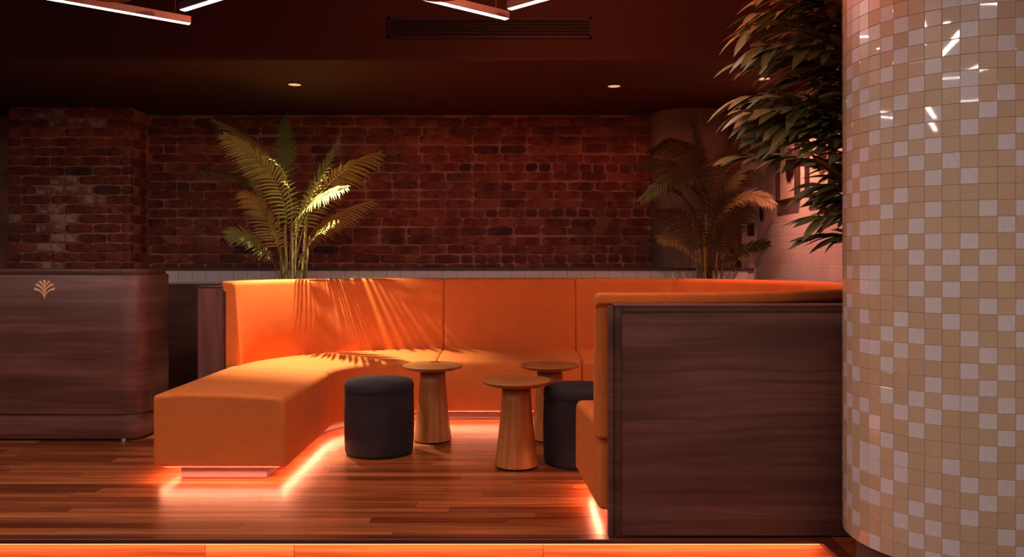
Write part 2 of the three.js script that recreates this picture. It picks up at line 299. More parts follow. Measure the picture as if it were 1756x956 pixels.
// linear pendants: the four whose ends show, and unseen ones placed to light the room
const barLabels = ['slim white linear pendant whose far end points right, leftmost of the four', 'slim linear pendant rising to the right beside the leftmost one', 'slim linear pendant slanting down to the right above the air grille', 'slim linear pendant rising right, rightmost of the four, above the air grille'];
function bar(ax, ad, bx, bd, y, label) {
  const a = W(ax, y, ad), b = W(bx, y, bd), L = a.distanceTo(b), c = a.clone().add(b).multiplyScalar(.5);
  const g = thing('linear_pendant', label, 'pendant light', c, 'linear pendants'); g.rotation.y = -Math.atan2(b.z - a.z, b.x - a.x);
  part('housing', new RoundedBoxGeometry(L, .036, .034, 1, .0015).translate(0, .018, 0), mMetal, g);
  part('diffuser', new THREE.BoxGeometry(L - .006, .002, .028).translate(0, -.001, 0), mDiffuser, g);
  for (const s of [-1, 1]) part('wire', new THREE.CylinderGeometry(.0012, .0012, TOP - y - .036, 6).translate(s * L * .42, .036 + (TOP - y - .036) / 2, 0), mMetal, g);
  const l = new THREE.RectAreaLight(lin(...BAR.color), BAR.level, L - .01, .028); l.position.set(0, -.0035, 0); l.rotation.x = -Math.PI / 2; g.add(l);
}
{
  const ext = (ax, ad, bx, bd, L) => { const k = Math.hypot(ax - bx, ad - bd); return [bx + (ax - bx) / k * L, bd + (ad - bd) / k * L, bx, bd]; };
  bar(...ext(-2.10, 3.75, -1.628, 4.13, .9), 2.25, barLabels[0]);
  bar(...ext(-1.36, 3.75, -1.578, 3.907, .9), 2.25, barLabels[1]);
  bar(...ext(-.388, 3.75, -.023, 4.048, .9), 2.25, barLabels[2]);
  bar(...ext(.14, 3.75, -.014, 3.889, .9), 2.25, barLabels[3]);
  const unseenBars = [[-3.4, 1.2, -2.4, 2.0], [-1.9, 2.1, -.9, 1.3], [-.6, 1.2, .4, 2.0], [-3.2, -.6, -2.2, .2], [-1.6, .3, -.6, -.5], [-.2, -.6, .8, .2], [-2.4, -2.4, -1.4, -1.6], [-.6, -1.7, .4, -2.5], [.55, 1.35, 1.5, .55], [.75, -.9, 1.6, -.1], [.1, .9, -.75, .25], [-3.7, 3.0, -2.75, 3.6], [-4.3, 2.2, -3.5, 2.9], [-2.5, 2.5, -3.3, 3.2]];
  unseenBars.forEach((m, i) => bar(...m, 2.25, 'unseen slim linear pendant, out of view, placed to light the room, pillar and desk'));
}
function pendant(x, d, y, label, lit) {
  const g = thing('rattan_pendant', label, 'pendant light', W(x, y, d), 'rattan pendants'), R = .13;
  for (let k = 0; k < 7; k++) part('cane_ring', new THREE.TorusGeometry(R - Math.abs(k - 2) * .006, .005, 8, 40).rotateX(Math.PI / 2).translate(0, .006 + k * .024, 0), mRattan, g);
  for (let k = 0; k < 6; k++) part('cane_hoop', new THREE.TorusGeometry(.108 - k * .019, .0065, 8, 40).rotateX(Math.PI / 2).translate(0, .004, 0), mRattan, g);
  for (let k = 0; k < 6; k++) part('cane_rib', new THREE.CylinderGeometry(.004, .004, .16, 6).translate(Math.cos(k * 1.047) * R * .97, .085, Math.sin(k * 1.047) * R * .97), mRattan, g);
  part('cord', new THREE.CylinderGeometry(.003, .003, TOP - y - .11, 8).translate(0, .11 + (TOP - y - .11) / 2, 0), mBlack, g);
  if (!lit) return;
  part('bulb', new THREE.SphereGeometry(.03, 16, 12).translate(0, .08, 0), std({ color: lin(1, .8, .6), emissive: lin(...UNSEEN_LAMP.color), emissiveIntensity: 3 }), g);
  const l = new THREE.PointLight(lin(...UNSEEN_LAMP.color), UNSEEN_LAMP.level * lit, 0, 2); l.position.set(0, .08, 0); l.shadow.radius = 2; l.castShadow = true; g.add(l);
}
pendant(-1.78, 3.55, 2.212, 'woven cane pendant shade peeking in above the leftmost light bar', 0);
pendant(-.32, 3.45, 2.182, 'woven cane pendant shade peeking in above the middle light bar', 0);
pendant(.35, 3.05, 2.34, 'unseen cane pendant out of view above the partition, placed to light bulkhead, bricks and sofa red', 1);  // unseen lamp placed to redden the bulkhead, bricks and sofa

// ------------------------------------------------------------------ pictures and plates on the side wall
function picture(d0, d1, y0, y1, label, seed) {
  const dc = (d0 + d1) / 2, w = d1 - d0, h = y1 - y0, g = thing('framed_picture', label, 'picture', W(SIDE, (y0 + y1) / 2, dc), 'framed pictures on the side wall'); g.rotation.y = -Math.PI / 2;
  const fw = .022, fr = [[0, h / 2 - fw / 2, w, fw], [0, -h / 2 + fw / 2, w, fw], [-w / 2 + fw / 2, 0, fw, h], [w / 2 - fw / 2, 0, fw, h]].map(([x, y, a, b]) => new RoundedBoxGeometry(a, b, .035, 1, .003).translate(x, y, .0185));
  part('frame', mergeGeometries(fr), mFrame, g);
  const print = tex(128, 192, (u, v) => { const n = fbm(u, v, 8, 12, 4, seed), m = Math.exp(-(((u - .55) / .3) ** 2 + ((v - .42) / .28) ** 2) * 1.6); const t = sstep(.25, .5, m * (.55 + n)); return mix([.82, .76, .72], [.12 + .35 * sstep(.55, .75, n), .09 + .25 * sstep(.55, .75, n), .08 + .2 * sstep(.55, .75, n)], t); });
  part('print', new THREE.BoxGeometry(w - .03, h - .03, .006).translate(0, 0, .006), std({ map: print, roughness: .4 }), g);
}
picture(5.46, 5.87, 1.46, 2.05, 'framed photograph of a dark plant on the pink-lit wall, left of the two', 12);
picture(4.88, 5.29, 1.46, 2.05, 'framed picture mostly hidden behind the tall leafy plant, right of the two', 17);
{
  const a = thing('wall_plate', 'small dark switch plate high on the side wall below the palm tip', 'switch', W(SIDE, 1.415, 6.30)); a.rotation.y = -Math.PI / 2;
  part('plate', new RoundedBoxGeometry(.075, .10, .01, 2, .003).translate(0, 0, .005), mFrame, a); part('rocker', new RoundedBoxGeometry(.03, .055, .006, 2, .002).translate(0, 0, .011), mBlack, a);
  const b = thing('wall_plate', 'small dark switch plate in the shaded corner beside the column', 'switch', W(1.885, 1.30, 6.45));
  part('plate', new RoundedBoxGeometry(.055, .10, .01, 2, .003).translate(0, 0, .005), mFrame, b); part('rocker', new RoundedBoxGeometry(.024, .055, .006, 2, .002).translate(0, 0, .011), mBlack, b);
}

// ------------------------------------------------------------------ the curved booth sofa
// a path is a list of [x, d, outward x, outward d]
function line(x0, d0, x1, d1, nx, nd, n) { return Array.from({ length: n + 1 }, (_, i) => [x0 + (x1 - x0) * i / n, d0 + (d1 - d0) * i / n, nx, nd]); }
function arc(cx, cd, a, b, t0, t1, n) { return Array.from({ length: n + 1 }, (_, i) => { const t = t0 + (t1 - t0) * i / n, c = Math.cos(t), s = Math.sin(t), l = Math.hypot(c / a, s / b); return [cx + a * c, cd + b * s, c / a / l, s / b / l]; }); }
function join(...ps) { const out = []; for (const p of ps) for (const q of p) { const l = out[out.length - 1]; if (!l || Math.hypot(l[0] - q[0], l[1] - q[1]) > 1e-4) out.push(q); } return out; }
function trimPath(path, e0, e1) {          // adds close rings near both ends for the soft seam edges
  const len = [0]; for (let i = 1; i < path.length; i++) len.push(len[i - 1] + Math.hypot(path[i][0] - path[i - 1][0], path[i][1] - path[i - 1][1]));
  const L = len[len.length - 1], pick = (s) => { let i = 1; while (i < path.length - 1 && len[i] < s) i++; const t = (s - len[i - 1]) / (len[i] - len[i - 1]); return path[i].map((v, k) => path[i - 1][k] + (v - path[i - 1][k]) * t); };
  const ss = [e0, e0 + .002, e0 + .006, e0 + .014, e0 + .024, ...len.filter(s => s > e0 + .03 && s < L - e1 - .03), L - e1 - .024, L - e1 - .014, L - e1 - .006, L - e1 - .002, L - e1];
  return ss.map(s => [pick(s), Math.max(0, Math.min(s - e0, L - e1 - s)), s]);
}
function sweep(path, profile, { e0 = .0008, e1 = .0008, soft = .016, shear = 0 } = {}) {
  const rings = trimPath(path, e0, e1), n = profile.length, pos = [], uv = [], idx = [];
  const us = profile.map(p => p[0]), ys = profile.map(p => p[1]), cu = (Math.min(...us) + Math.max(...us)) / 2, cy = (Math.min(...ys) + Math.max(...ys)) / 2, hu = (Math.max(...us) - Math.min(...us)) / 2, hy = (Math.max(...ys) - Math.min(...ys)) / 2;
  const per = [0]; for (let k = 1; k <= n; k++) per.push(per[k - 1] + Math.hypot(profile[k % n][0] - profile[k - 1][0], profile[k % n][1] - profile[k - 1][1]));
  const R = soft;
  for (const [[x, d, nx, nd], e, s] of rings) {
    const l = Math.hypot(nx, nd); const ins = e >= R ? 0 : R - Math.sqrt(Math.max(0, R * R - (R - e) ** 2));
    const near = shear && s > rings[rings.length - 1][2] - .3 ? shear * sstep(rings[rings.length - 1][2] - .3, rings[rings.length - 1][2], s) : 0;
    for (let k = 0; k <= n; k++) {
      const p = profile[k % n], u = cu + (p[0] - cu) * (1 - ins / hu), y = cy + (p[1] - cy) * (1 - ins / hy);
      pos.push(x + nx / l * u + near * (u - .3), y, -(d + nd / l * u)); uv.push(s, per[k]);
    }
  }
  const m = n + 1;
  for (let i = 0; i + 1 < rings.length; i++) for (let k = 0; k < n; k++) { const a = i * m + k, b = a + 1, c = a + m, e = c + 1; idx.push(a, c, b, b, c, e); }
  const tri = THREE.ShapeUtils.triangulateShape(profile.map(p => new THREE.Vector2(p[0], p[1])), []);
  for (const [ring, flip] of [[0, false], [rings.length - 1, true]]) {
    const base = pos.length / 3; for (let k = 0; k < n; k++) { const o = (ring * m + k) * 3; pos.push(pos[o], pos[o + 1], pos[o + 2]); uv.push(profile[k][0], profile[k][1]); }
    for (const t of tri) flip ? idx.push(base + t[0], base + t[1], base + t[2]) : idx.push(base + t[0], base + t[2], base + t[1]);
  }
  return toCreasedNormals(geo(pos, idx, uv), .7);
}
function rounded(pts) {     // polygon with rounded corners: [u, y, radius]
  const out = [], n = pts.length;
  pts.forEach(([u, y, r], i) => {
    if (!r) { out.push([u, y]); return; }
    const a = pts[(i + n - 1) % n], b = pts[(i + 1) % n], la = Math.hypot(a[0] - u, a[1] - y), lb = Math.hypot(b[0] - u, b[1] - y);
    const p = [u + (a[0] - u) / la * r, y + (a[1] - y) / la * r], q = [u + (b[0] - u) / lb * r, y + (b[1] - y) / lb * r];
    for (let k = 0; k <= 5; k++) { const t = k / 5; out.push([(1 - t) ** 2 * p[0] + 2 * t * (1 - t) * u + t * t * q[0], (1 - t) ** 2 * p[1] + 2 * t * (1 - t) * y + t * t * q[1]]); }
  });
  return out;
}
const PI = Math.PI;
const LC = [-.49, 4.80], RC = [.455, 4.56], RF = .74, RB = 1.30;
const F1 = line(-1.07, 3.855, -1.07, 4.80, -1, 0, 8), F2 = arc(...LC, .58, .50, PI, PI / 2, 20), F3 = line(-.49, 5.30, .455, 5.30, 0, 1, 8), F4 = join(arc(...RC, RF, RF, PI / 2, -PI / 2, 40), line(.455, RC[1] - RF, .312, RC[1] - RF, 0, -1, 4));
const B1 = join(line(-1.64, 4.93, -1.64, 4.80, 1, 0, 2).map(p => [p[0], p[1], -1, 0]).reverse().slice(1), []);
const BL = join(line(-1.64, 4.915, -1.64, 4.86, -1, 0, 2), []);
const backLeft = join([[-1.64, 4.93, -1, 0]], arc(-.49, 4.93, 1.15, .93, PI, PI / 2, 32)), backMid = line(-.49, 5.86, .46, 5.86, 0, 1, 8), backRight = join(arc(.46, 4.56, RB, RB, PI / 2, -PI / 2, 48), line(.46, 3.26, .322, 3.26, 0, -1, 4));
const sofa = thing('booth_sofa', 'large curved U-shaped booth sofa in orange fabric with glowing underside', 'sofa', W(0, 0, 0));
{
  const seat = rounded([[0, .075, .006], [.006, .402, .035], [.20, .418, .1], [.50, .424, .03], [.628, .415, .02], [.628, .075, .015]]).reverse();
  part('seat_cushion', sweep(F1, seat), mFabric, sofa); part('seat_cushion', sweep(F2, seat), mFabric, sofa); part('seat_cushion', sweep(F3, seat), mFabric, sofa); part('seat_cushion', sweep(F4, seat, { shear: .06, soft: .03 }), mFabric, sofa);
  const back = rounded([[0, .36, .01], [.035, .925, .032], [.118, .928, .02], [.118, .885, .008], [.095, .875, .004], [.095, .36, .01]]).reverse();
  part('backrest', sweep(backLeft, back), mFabric, sofa); part('backrest', sweep(backMid, back), mFabric, sofa); part('backrest', sweep(backRight, back), mFabric, sofa);
  const shell = rounded([[.097, .0, .003], [.097, .868, .003], [.118, .868, .003], [.118, 0, .003]]).reverse();
  part('wooden_shell', sweep(join(backLeft, backMid, backRight.slice(0, 40)), shell, { soft: .002 }), mWalnutDark, sofa);
  part('end_post', box(-1.90, -1.748, 0, .888, 4.93, 4.99, .006), mWalnutV, sofa);
  part('post_cap', box(-1.905, -1.745, .888, .899, 4.925, 5.0, .004), mWalnutDark, sofa);
  const plinthP = rounded([[.115, .002, .003], [.115, .0745, .003], [.53, .0745, .003], [.53, .002, .003]]).reverse();
  const F1p = line(-1.07, 3.945, -1.07, 4.80, -1, 0, 6);
  part('plinth', sweep(join(F1p, F2, F3, F4.slice(0, -4)), plinthP, { soft: .002 }), mPlinth, sofa);
  part('plinth', box(.40, .46, .002, .0745, 3.36, 3.70, .003), mPlinth, sofa);
  // light strips along the top of the plinth, facing outward, and their light
  const F1s = line(-1.07, 3.89, -1.07, 4.80, -1, 0, 6), inner = join(F1s, F2, F3, F4.slice(0, -1)), outer = line(-1.07, 3.89, -1.07, 4.86, -1, 0, 4), SL = 'glowing orange light strip under the seat edge';
  const stripAt = (u) => rounded([[u - .005, .0738, 0], [u - .005, .0749, 0], [u + .005, .0749, 0], [u + .005, .0738, 0]]).reverse(), lipAt = (u) => rounded([[u - .001, .0655, 0], [u - .001, .0749, 0], [u + .001, .0749, 0], [u + .001, .0655, 0]]).reverse();
  part('light_strip', sweep(inner, stripAt(.03), { soft: .001 }), mStrip, sofa, SL); part('light_strip', sweep(outer, stripAt(.602), { soft: .001 }), mStrip, sofa, SL);
  part('light_strip', box(-1.665, -1.105, .0738, .0749, 3.877, 3.887), mStrip, sofa, SL); part('light_strip', box(.358, .368, .0738, .0749, 3.30, 3.76), mStrip, sofa, SL);
  part('unseen_strip_lip', sweep(inner, lipAt(.042), { soft: .0005 }), mMetal, sofa); part('unseen_strip_lip', sweep(outer, lipAt(.590), { soft: .0005 }), mMetal, sofa); part('unseen_strip_lip', box(-1.655, -1.115, .0655, .0749, 3.894, 3.896), mMetal, sofa);  // unseen lips placed to keep the strip light off the plinth
  const face = (a, b, out) => { const L = a.distanceTo(b); if (L < .02) return; const l = new THREE.RectAreaLight(lin(...LED.color), LED.sofa, L, .009), dir = out.clone().multiplyScalar(.25).add(new THREE.Vector3(0, -.97, 0)).normalize(), Z = dir.clone().negate(), X = new THREE.Vector3(0, 1, 0).cross(Z).normalize(), Y = Z.clone().cross(X); l.quaternion.setFromRotationMatrix(new THREE.Matrix4().makeBasis(X, Y, Z)); l.position.copy(a).add(b).multiplyScalar(.5); sofa.add(l); };
  const off = ([x, d, nx, nd], u) => { const l = Math.hypot(nx, nd); return W(x + nx / l * u, .0732, d + nd / l * u); };
  const chain = (p, u, step, sign) => { for (let i = 0; i + 1 < p.length; i += step) { const a = p[i], b = p[Math.min(i + step, p.length - 1)], n = new THREE.Vector3(a[2] + b[2], 0, -(a[3] + b[3])).normalize(); face(off(a, u), off(b, u), n.multiplyScalar(sign)); } };
  chain(F1s, .03, 3, -1); chain(F2, .03, 4, -1); chain(F3, .03, 4, -1); chain(F4.slice(0, -1), .03, 5, -1); chain(outer, .602, 4, 1);
  face(W(-1.665, .0732, 3.882), W(-1.105, .0732, 3.882), new THREE.Vector3(0, 0, 1)); face(W(.363, .0732, 3.30), W(.363, .0732, 3.76), new THREE.Vector3(-1, 0, 0));
}
// deck edge light strip
{
  const s = thing('light_strip', 'long orange light strip glowing under the front edge of the wooden deck', 'light strip', W(0, 0, 0));
  part('strip', box(LEFT + .02, DECKX + .015, -.024, -.0185, DECKD + .016, DECKD + .028), mStrip, s); part('strip', box(DECKX + .016, DECKX + .028, -.024, -.0185, .5, DECKD + .015), mStrip, s);
  const down = (x, d, w, h) => { const l = new THREE.RectAreaLight(lin(...LED.color), LED.deck, w, h); l.position.copy(W(x, -.0255, d)); l.rotation.x = -PI / 2; s.add(l); };
  const Lx = DECKX + .015 - LEFT - .02; for (let k = 0; k < 4; k++) down(LEFT + .02 + Lx * (k + .5) / 4, DECKD + .022, Lx / 4, .011); down(DECKX + .022, 1.8, .011, 2.5);
}
// wooden partition in front of the sofa's near end
{
  const x0 = .389, x1 = 1.80, d0 = 3.09, y1 = .887, p = thing('wooden_partition', 'walnut panelled partition standing at the deck edge before the sofa end', 'partition', W(0, 0, 0));
  const st = .026;
  part('panel', box(x0 + st, x1 - st, .006, y1 - st, d0 + .008, d0 + .04, .002), mWalnut, p);
  part('frame_stile', box(x0, x0 + st, .001, y1 - .009, d0, d0 + .045, .003), mWalnutDark, p); part('frame_stile', box(x1 - st, x1, .001, y1 - .009, d0, d0 + .045, .003), mWalnutDark, p);
  part('frame_rail', box(x0 + st, x1 - st, y1 - st - .004, y1 - .009, d0, d0 + .045, .003), mWalnutDark, p);
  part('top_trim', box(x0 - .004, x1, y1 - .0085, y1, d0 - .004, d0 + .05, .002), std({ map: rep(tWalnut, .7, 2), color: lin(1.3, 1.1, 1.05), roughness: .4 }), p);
  part('end_edge', box(x0 - .022, x0 - .001, .001, y1 - .009, d0 + .012, d0 + .055, .003), mWalnut, p);
}

// ------------------------------------------------------------------ poufs and side tables
function makePouf(label) {
  const g = thing('pouf', label, 'pouf', undefined, 'round dark poufs'), R = .186, H = .405;
  part('body', lathe([[0, .004], [R - .02, .004], [R - .006, .008], [R - .001, .02], [R + .003, .1], [R + .004, .2], [R + .002, .30], [R, .345], [R - .002, .348]], 56), mPouf, g);
  part('lid', lathe([[R - .004, .3485], [R + .0015, .350], [R + .003, .357], [R + .002, .378], [R - .006, .394], [R - .025, H - .003], [R - .08, H + .001], [0, H + .003]], 56), mPouf, g);
  part('seam_piping', new THREE.TorusGeometry(R + .001, .0026, 8, 64).rotateX(PI / 2).translate(0, .3485, 0), mPouf, g);
  part('base_ring', lathe([[0, .0005], [R - .008, .0005], [R - .006, .006], [0, .006]], 48), mBlack, g);
  return g;
}
const pouf0 = makePouf('dark charcoal velvet pouf standing left of the side tables'); pouf0.position.copy(W(-.728, 0, 4.48));
{ const c = pouf0.clone(); c.name = numbered('pouf'); c.userData = { ...pouf0.userData, label: 'dark charcoal velvet pouf partly hidden behind the wooden partition' }; c.position.copy(W(.352, 0, 4.26)); c.rotation.y = 1.3; scene.add(c); }
function makeTable(label) {
  const g = thing('side_table', label, 'side table', undefined, 'round wooden side tables'), R = .1745, H = .443;
  part('table_top', lathe([[0, H - .03], [R * .72, H - .03], [R * .78, H - .028], [R * .985, H - .013], [R, H - .008], [R, H - .004], [R - .003, H], [0, H]], 64), mTable, g);
  const st = part('pedestal', lathe([[0, .006], [.109, .006], [.1105, .012], [.0995, .09], [.090, .18], [.082, .27], [.0765, .34], [.073, H - .0305], [0, H - .0305]], 56), mTableStem, g);
  part('foot_ring', lathe([[0, .0005], [.106, .0005], [.106, .006], [0, .006]], 48), mBlack, g);
  return g;
}
const table0 = makeTable('round wooden pedestal table nearest the camera, in the middle'); table0.position.copy(W(.022, 0, 4.176));
[[-.464, 4.775, 'round wooden pedestal table just right of the left pouf'], [.222, 4.80, 'round wooden pedestal table at the back, partly behind the right pouf']].forEach(([x, d, label], i) => { const c = table0.clone(); c.name = numbered('side_table'); c.userData = { ...table0.userData, label }; c.position.copy(W(x, 0, d)); c.rotation.y = 1 + i; scene.add(c); });

// ------------------------------------------------------------------ reception desk
{
  const x1 = -2.155, x0 = -4.2, dF = 4.742, dB = 5.15, r = .125;
  const foot = (o) => { const s = new THREE.Shape(), X1 = x1 - o, a = dF + o, b = dB - o, rr = r - o; s.moveTo(x0, a); s.lineTo(X1 - rr, a); s.absarc(X1 - rr, a + rr, rr, -PI / 2, 0, false); s.lineTo(X1, b - .03); s.absarc(X1 - .03, b - .03, .03, 0, PI / 2, false); s.lineTo(x0, b); s.closePath(); return s; };
  const ext = (o, y0, y1, bev) => {
    const g = new THREE.ExtrudeGeometry(foot(o + bev), { depth: y1 - y0 - 2 * bev, bevelEnabled: bev > 0, bevelSize: bev, bevelThickness: bev, bevelSegments: 2, curveSegments: 24 });
    g.translate(0, 0, bev).rotateX(-PI / 2); // shape y -> -z, depth -> y
    g.translate(0, y0, 0); g.deleteAttribute('uv'); g.deleteAttribute('normal'); const m = toCreasedNormals(mergeVertices(g, 1e-5), .5);
    return metricUV(m);
  };
  const t = thing('reception_desk', 'walnut reception desk with rounded corner and small brass fan emblem', 'desk', W(0, 0, 0));
  part('front_body', ext(0, .158, .969, .004), mWalnut, t); part('plinth', ext(.012, .014, .157, .002), mWalnut, t); part('shadow_gap', ext(.03, .001, .0135, 0), mBlack, t); part('upper_ledge', ext(.012, .9695, 1.003, .003), mWalnutDark, t);
  part('glide', new THREE.CylinderGeometry(.012, .012, .013, 16).translate(-2.265, .007, -(dF + .018)), mMetal, t);
  const em = new THREE.Group(); em.name = 'emblem'; em.userData.label = 'small brass fan emblem of seven petals'; em.position.copy(at(76.5, 497, dF - .0005)); t.add(em);
  const u = .003387 / 13.66, P = (x, y) => [(x - 635) * u, -(y - 530) * u];
  const petal = (a, b, tipO, tipI, base) => {            // outer and inner curve from the stem to the petal's end
    const s = new THREE.Shape(), m = (q) => P(...q); s.moveTo(...m(base[0])); s.quadraticCurveTo(...m(a), ...m(tipO)); s.lineTo(...m(tipI)); s.quadraticCurveTo(...m(b), ...m(base[1])); s.closePath();
    return new THREE.ExtrudeGeometry(s, { depth: .0025, bevelEnabled: true, bevelSize: .0003, bevelThickness: .0004, bevelSegments: 1, curveSegments: 12 });
  };
  const fl = (q) => [1270 - q[0], q[1]];
  const defs = [[[590, 545], [555, 520], [395, 548], [395, 482], [[635, 750], [632, 660]]].map((x) => x), [[592, 470], [570, 440], [420, 432], [460, 382], [[632, 640], [634, 560]]], [[610, 420], [600, 385], [495, 348], [540, 320], [[632, 545], [634, 480]]]];
  for (const d of defs) { part('petal', petal(d[0], d[1], d[2], d[3], d[4]), mBrass, em); part('petal', petal(fl(d[0]), fl(d[1]), fl(d[2]), fl(d[3]), d[4].map(fl)), mBrass, em); }
  part('petal', petal([622, 390], [648, 390], [598, 306], [672, 306], [[633, 470], [637, 470]]), mBrass, em);
}

// ------------------------------------------------------------------ plants
function frondGeo(pts, leaf, n, seed, droop = .3, wid = .014, lift = .18) {
  const roll = (seed % 2 ? 1 : -1) * (.55 + .5 * hash(seed, 5));
  const curve = new THREE.CatmullRomCurve3(pts), r = rng(seed), pos = [], idx = [], up = new THREE.Vector3(0, 1, 0), V = () => new THREE.Vector3();
  const push = (v) => (pos.push(v.x, v.y, v.z), pos.length / 3 - 1);
  const L = curve.getLength(); n = Math.max(9, Math.round(L * .64 / .034));
  const stem = new THREE.TubeGeometry(curve, 26, .0035, 5, false); { const p = stem.attributes.position; for (let i = 0; i < p.count; i++) { const t = Math.floor(i / 6) / 26, c = curve.getPoint(t), k = 1.5 - 1.2 * t; p.setXYZ(i, c.x + (p.getX(i) - c.x) * k, c.y + (p.getY(i) - c.y) * k, c.z + (p.getZ(i) - c.z) * k); } }
  const t0 = .36;
  for (let k = 0; k < n; k++) for (const side of [-1, 1]) {
    const q = (k + .5 * (side > 0) + r() * .3) / n, t = t0 + (1 - t0) * q; if (t > 1) continue;
    const c = curve.getPoint(t), T = curve.getTangent(t), S = V().crossVectors(T, up); if (S.lengthSq() < .02) S.set(1, 0, .3); S.normalize().applyAxisAngle(T, roll * (.75 + .25 * q)); const N = V().crossVectors(S, T).normalize(); if (N.z < -.2) N.negate();
    const prof = Math.pow(Math.sin(Math.PI * Math.min(1, .14 + q * .80)), .7), len = leaf * prof * (.85 + .3 * r());
    const fwd = .45 + .75 * q, dir = V().addScaledVector(S, side * (1 - .35 * q)).addScaledVector(T, fwd).addScaledVector(N, lift + (r() - .5) * .2).normalize();
    const wv = V().crossVectors(dir, N).normalize(), w = wid * (.75 + .5 * prof) * .5, seg = 4, rows = [];
    for (let s = 0; s <= seg; s++) {
      const f = s / seg, p = V().copy(c).addScaledVector(dir, len * f); p.y -= droop * len * f * f; const ww = w * (f < .35 ? .55 + f * 1.3 : 1 - Math.pow((f - .35) / .65, 1.6));
      const mid = V().copy(p).addScaledVector(N, -ww * .35); rows.push([push(V().copy(p).addScaledVector(wv, ww)), push(mid), push(V().copy(p).addScaledVector(wv, -ww))]);
    }
    for (let s = 0; s < seg; s++) { const [a, b, c2] = rows[s], [d, e, f] = rows[s + 1]; idx.push(a, b, d, b, e, d, b, c2, e, c2, f, e); }
  }
  const leaves = geo(pos, idx); const st = stem; st.deleteAttribute('uv');
  return mergeGeometries([leaves, st]);
}
function palm(label, base, fronds, seed, dark = 0) {
  const g = thing('potted_palm', label, 'plant', W(base[0], 0, base[1]));
  part('pot', lathe([[0, .001], [.13, .001], [.155, .28], [.16, .30], [.15, .30], [.14, .27], [0, .27]], 40), mPot, g); part('soil', lathe([[0, .272], [.139, .272], [0, .28]], 24), std({ color: lin(.03, .02, .014), roughness: 1 }), g);
  const off = g.position.clone().negate(), r = rng(seed);
  fronds.forEach((f, i) => {
    const [dTip, leaf, ...px] = f, n = px.length, foot = W(base[0] + (r() - .5) * .1, .28, base[1] + (r() - .5) * .08);
    const pts = [foot, ...px.map(([x, y], k) => at(x, y, base[1] + (dTip - base[1]) * Math.pow((k + 1) / n, 1.2) + (r() - .5) * .02))].map(v => v.add(off));
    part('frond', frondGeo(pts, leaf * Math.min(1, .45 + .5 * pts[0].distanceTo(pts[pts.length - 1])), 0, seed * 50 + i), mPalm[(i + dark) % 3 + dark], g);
  });
  for (let k = 0; k < 8; k++) { const a = r() * 6.28, q = .02 + r() * .05; part('stem', tube([new THREE.Vector3(Math.cos(a) * q, .27, Math.sin(a) * q), new THREE.Vector3(Math.cos(a) * q * 1.4, .7, Math.sin(a) * q * 1.3), new THREE.Vector3(Math.cos(a) * q * 2.2, 1.15 + r() * .25, Math.sin(a) * q * 2)], .008, 12, 7), mPalmStem, g); }
}
palm('tall arching palm catching warm light behind the left curve of the sofa', [-1.57, 5.78], [
  [5.35, .17, [497, 450], [502, 350], [478, 285], [430, 243], [366, 206]],
  [5.25, .17, [488, 450], [492, 370], [470, 305], [430, 265], [385, 232]],
  [5.6, .17, [484, 450], [466, 395], [442, 330], [412, 275]],
  [6.1, .16, [484, 440], [458, 350], [415, 305], [345, 290]],
  [6.0, .17, [492, 440], [492, 300], [491, 245], [490, 200]],
  [5.7, .17, [502, 450], [518, 370], [548, 305], [583, 240]],
  [5.45, .18, [508, 450], [524, 375], [560, 318], [605, 284], [652, 262]],
  [5.2, .15, [504, 450], [507, 390], [528, 355], [560, 335], [596, 322]],
  [6.0, .15, [512, 450], [540, 400], [575, 375], [640, 345]],
  [5.6, .14, [512, 455], [524, 430], [545, 402], [578, 378]],
  [5.5, .15, [478, 460], [450, 430], [420, 405], [390, 402]],
  [5.5, .17, [484, 450], [470, 400], [446, 355], [420, 330]],
], 3);
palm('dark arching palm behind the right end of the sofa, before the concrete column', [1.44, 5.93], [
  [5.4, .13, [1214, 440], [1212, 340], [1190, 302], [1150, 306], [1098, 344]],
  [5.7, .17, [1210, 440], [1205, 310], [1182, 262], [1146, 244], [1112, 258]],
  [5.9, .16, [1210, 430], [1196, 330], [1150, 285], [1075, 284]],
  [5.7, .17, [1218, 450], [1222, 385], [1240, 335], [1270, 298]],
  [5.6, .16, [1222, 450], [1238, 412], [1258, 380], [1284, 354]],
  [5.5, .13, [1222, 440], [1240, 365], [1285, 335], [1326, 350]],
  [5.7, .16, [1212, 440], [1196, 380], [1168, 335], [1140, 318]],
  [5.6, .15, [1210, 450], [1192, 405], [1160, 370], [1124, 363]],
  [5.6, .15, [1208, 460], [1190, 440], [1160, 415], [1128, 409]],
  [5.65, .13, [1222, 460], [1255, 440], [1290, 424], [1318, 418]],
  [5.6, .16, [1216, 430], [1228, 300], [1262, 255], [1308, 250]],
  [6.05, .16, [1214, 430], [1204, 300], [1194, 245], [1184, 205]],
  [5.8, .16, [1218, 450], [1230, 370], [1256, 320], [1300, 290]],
], 8, 3);
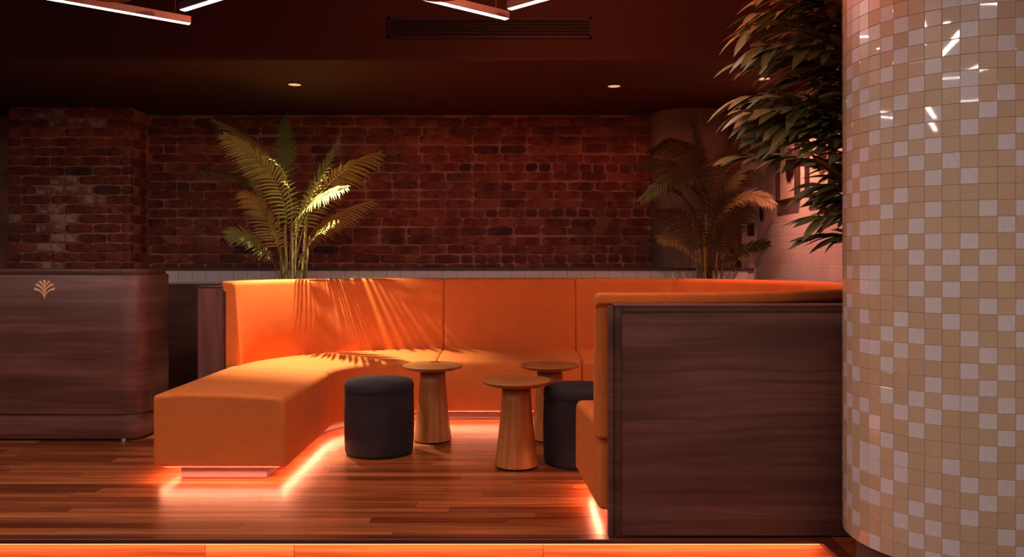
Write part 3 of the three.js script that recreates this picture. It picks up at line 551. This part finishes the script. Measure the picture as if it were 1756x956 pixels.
// tall leafy plant standing in the corner behind the partition
{
  const base = [1.60, 3.33], g = thing('leafy_tree', 'tall indoor plant with lance-shaped green leaves leaning out behind the tiled pillar', 'plant', W(base[0], 0, base[1])), off = g.position.clone().negate();
  part('pot', lathe([[0, .001], [.11, .001], [.13, .26], [.135, .28], [.125, .28], [.12, .25], [0, .25]], 40), mPot, g);
  const r = rng(77);
  const leafG = [0, 1, 2, 3].map(k => {
    const pos = [], idx = [], L = 1, n = 6, bend = .12 + .1 * k; for (let s = 0; s <= n; s++) { const f = s / n, w = .135 * Math.pow(Math.sin(Math.PI * Math.min(1, f * .93 + .05)), .85) * (f > .98 ? .05 : 1), y = -bend * f * f; pos.push(f * L, y + w * .25, -w, f * L, y, 0, f * L, y + w * .25, w); }
    for (let s = 0; s < n; s++) { const a = s * 3; for (const o of [0, 1]) idx.push(a + o, a + o + 1, a + o + 3, a + o + 1, a + o + 4, a + o + 3); } return geo(pos, idx);
  });
  for (const [dx, dz, h] of [[-.03, .02, 2.25], [.04, -.03, 2.35], [-.05, -.05, 2.1]]) part('trunk', tube([new THREE.Vector3(dx * .5, .25, dz * .5), new THREE.Vector3(dx * 2, 1.1, dz * 2), new THREE.Vector3(dx * 3 - .05, h, dz * 3)], .013, 20, 8), mTwig, g);
  const B = [[1330, -12, 3.2, .4], [1296, 22, 3.25, .9], [1288, 48, 3.35, 1.1], [1284, 104, 3.4, .9], [1280, 165, 3.2, .8], [1276, 190, 3.1, 1], [1270, 268, 3.3, 1], [1308, 232, 3.15, .8], [1330, 212, 3.1, .6], [1402, 372, 3.2, .5], [1412, 405, 3.3, .4], [1408, 318, 3.15, .4], [1318, 190, 3.05, .7], [1342, 165, 3.1, .6], [1362, 215, 3.08, .6], [1306, 78, 3.1, .7], [1345, 40, 3.1, .6], [1380, -5, 3.2, .3], [1420, 30, 3.1, .3], [1400, 110, 3.1, .3], [1350, 130, 3.45, .6], [1400, 200, 3.2, .3], [1420, 280, 3.1, .3], [1425, 340, 3.2, .2], [1360, 175, 3.05, .5], [1425, 150, 3.3, .3], [1430, 235, 3.4, .3], [1325, 100, 3.3, .8], [1395, 60, 3.35, .4]];
  const rest = []; let leaves = 0;
  for (let k = 0; k < 16; k++) { const y = 20 + 370 * Math.pow(r(), 1.1); B.push([(y > 240 ? 1425 : 1380) + (y > 240 ? 25 : 60) * r(), y, 3.4 + .25 * r(), .3]); };
  B.forEach(([px, py, d0, sag], bi) => { const d = Math.max(d0, 3.05 + Math.max(0, px - 1330) * .004);
    const tip = at(px, py, d).add(off), y0 = Math.max(.75, tip.y - .1 - .3 * r()), root = new THREE.Vector3(-.02 + (r() - .5) * .1, y0, (r() - .5) * .1), mid = root.clone().lerp(tip, .55); mid.y += .05 + .10 * sag * r();
    const br = part('branch', tube([root, mid, tip], .0035, 14, 5), mTwig, g), curve = new THREE.CatmullRomCurve3([root, mid, tip]), Lc = curve.getLength(), n = Math.round(15 + Lc * 22);
    for (let k = 0; k < n; k++) {
      const t = Math.min(1, .2 + .8 * (k + r() * .4) / n), p = curve.getPoint(t), T = curve.getTangent(t), side = k % 2 ? 1 : -1;
      const S = new THREE.Vector3().crossVectors(T, new THREE.Vector3(0, 1, 0)).normalize(), dir = T.clone().multiplyScalar(.75 + .5 * t).addScaledVector(S, side * (.75 - .3 * t)).add(new THREE.Vector3(0, -.18 + (r() - .5) * .7, (r() - .5) * .4)).normalize();
      const len = (.12 + .055 * r()) * (k === n - 1 ? 1.05 : 1);
      const X = dir, Z = new THREE.Vector3().crossVectors(X, new THREE.Vector3((r() - .5) * .5, 1, (r() - .2) * .8)).normalize(), Y = new THREE.Vector3().crossVectors(Z, X);
      const M = new THREE.Matrix4().makeBasis(X, Y, Z).scale(new THREE.Vector3(len, len, len)).setPosition(p);
      const gi = Math.floor(r() * 4), mi = Math.floor(r() * 3);
      if (leaves < 300 && bi < 20) { const m = part('leaf', leafG[gi], mLeaf[mi], br); m.applyMatrix4(M); leaves++; } else rest.push(leafG[gi].clone().applyMatrix4(M));
    }
  });
  part('foliage', mergeGeometries(rest), mLeaf[1], g).userData.kind = 'stuff';
}
renderer.render(scene, camera);
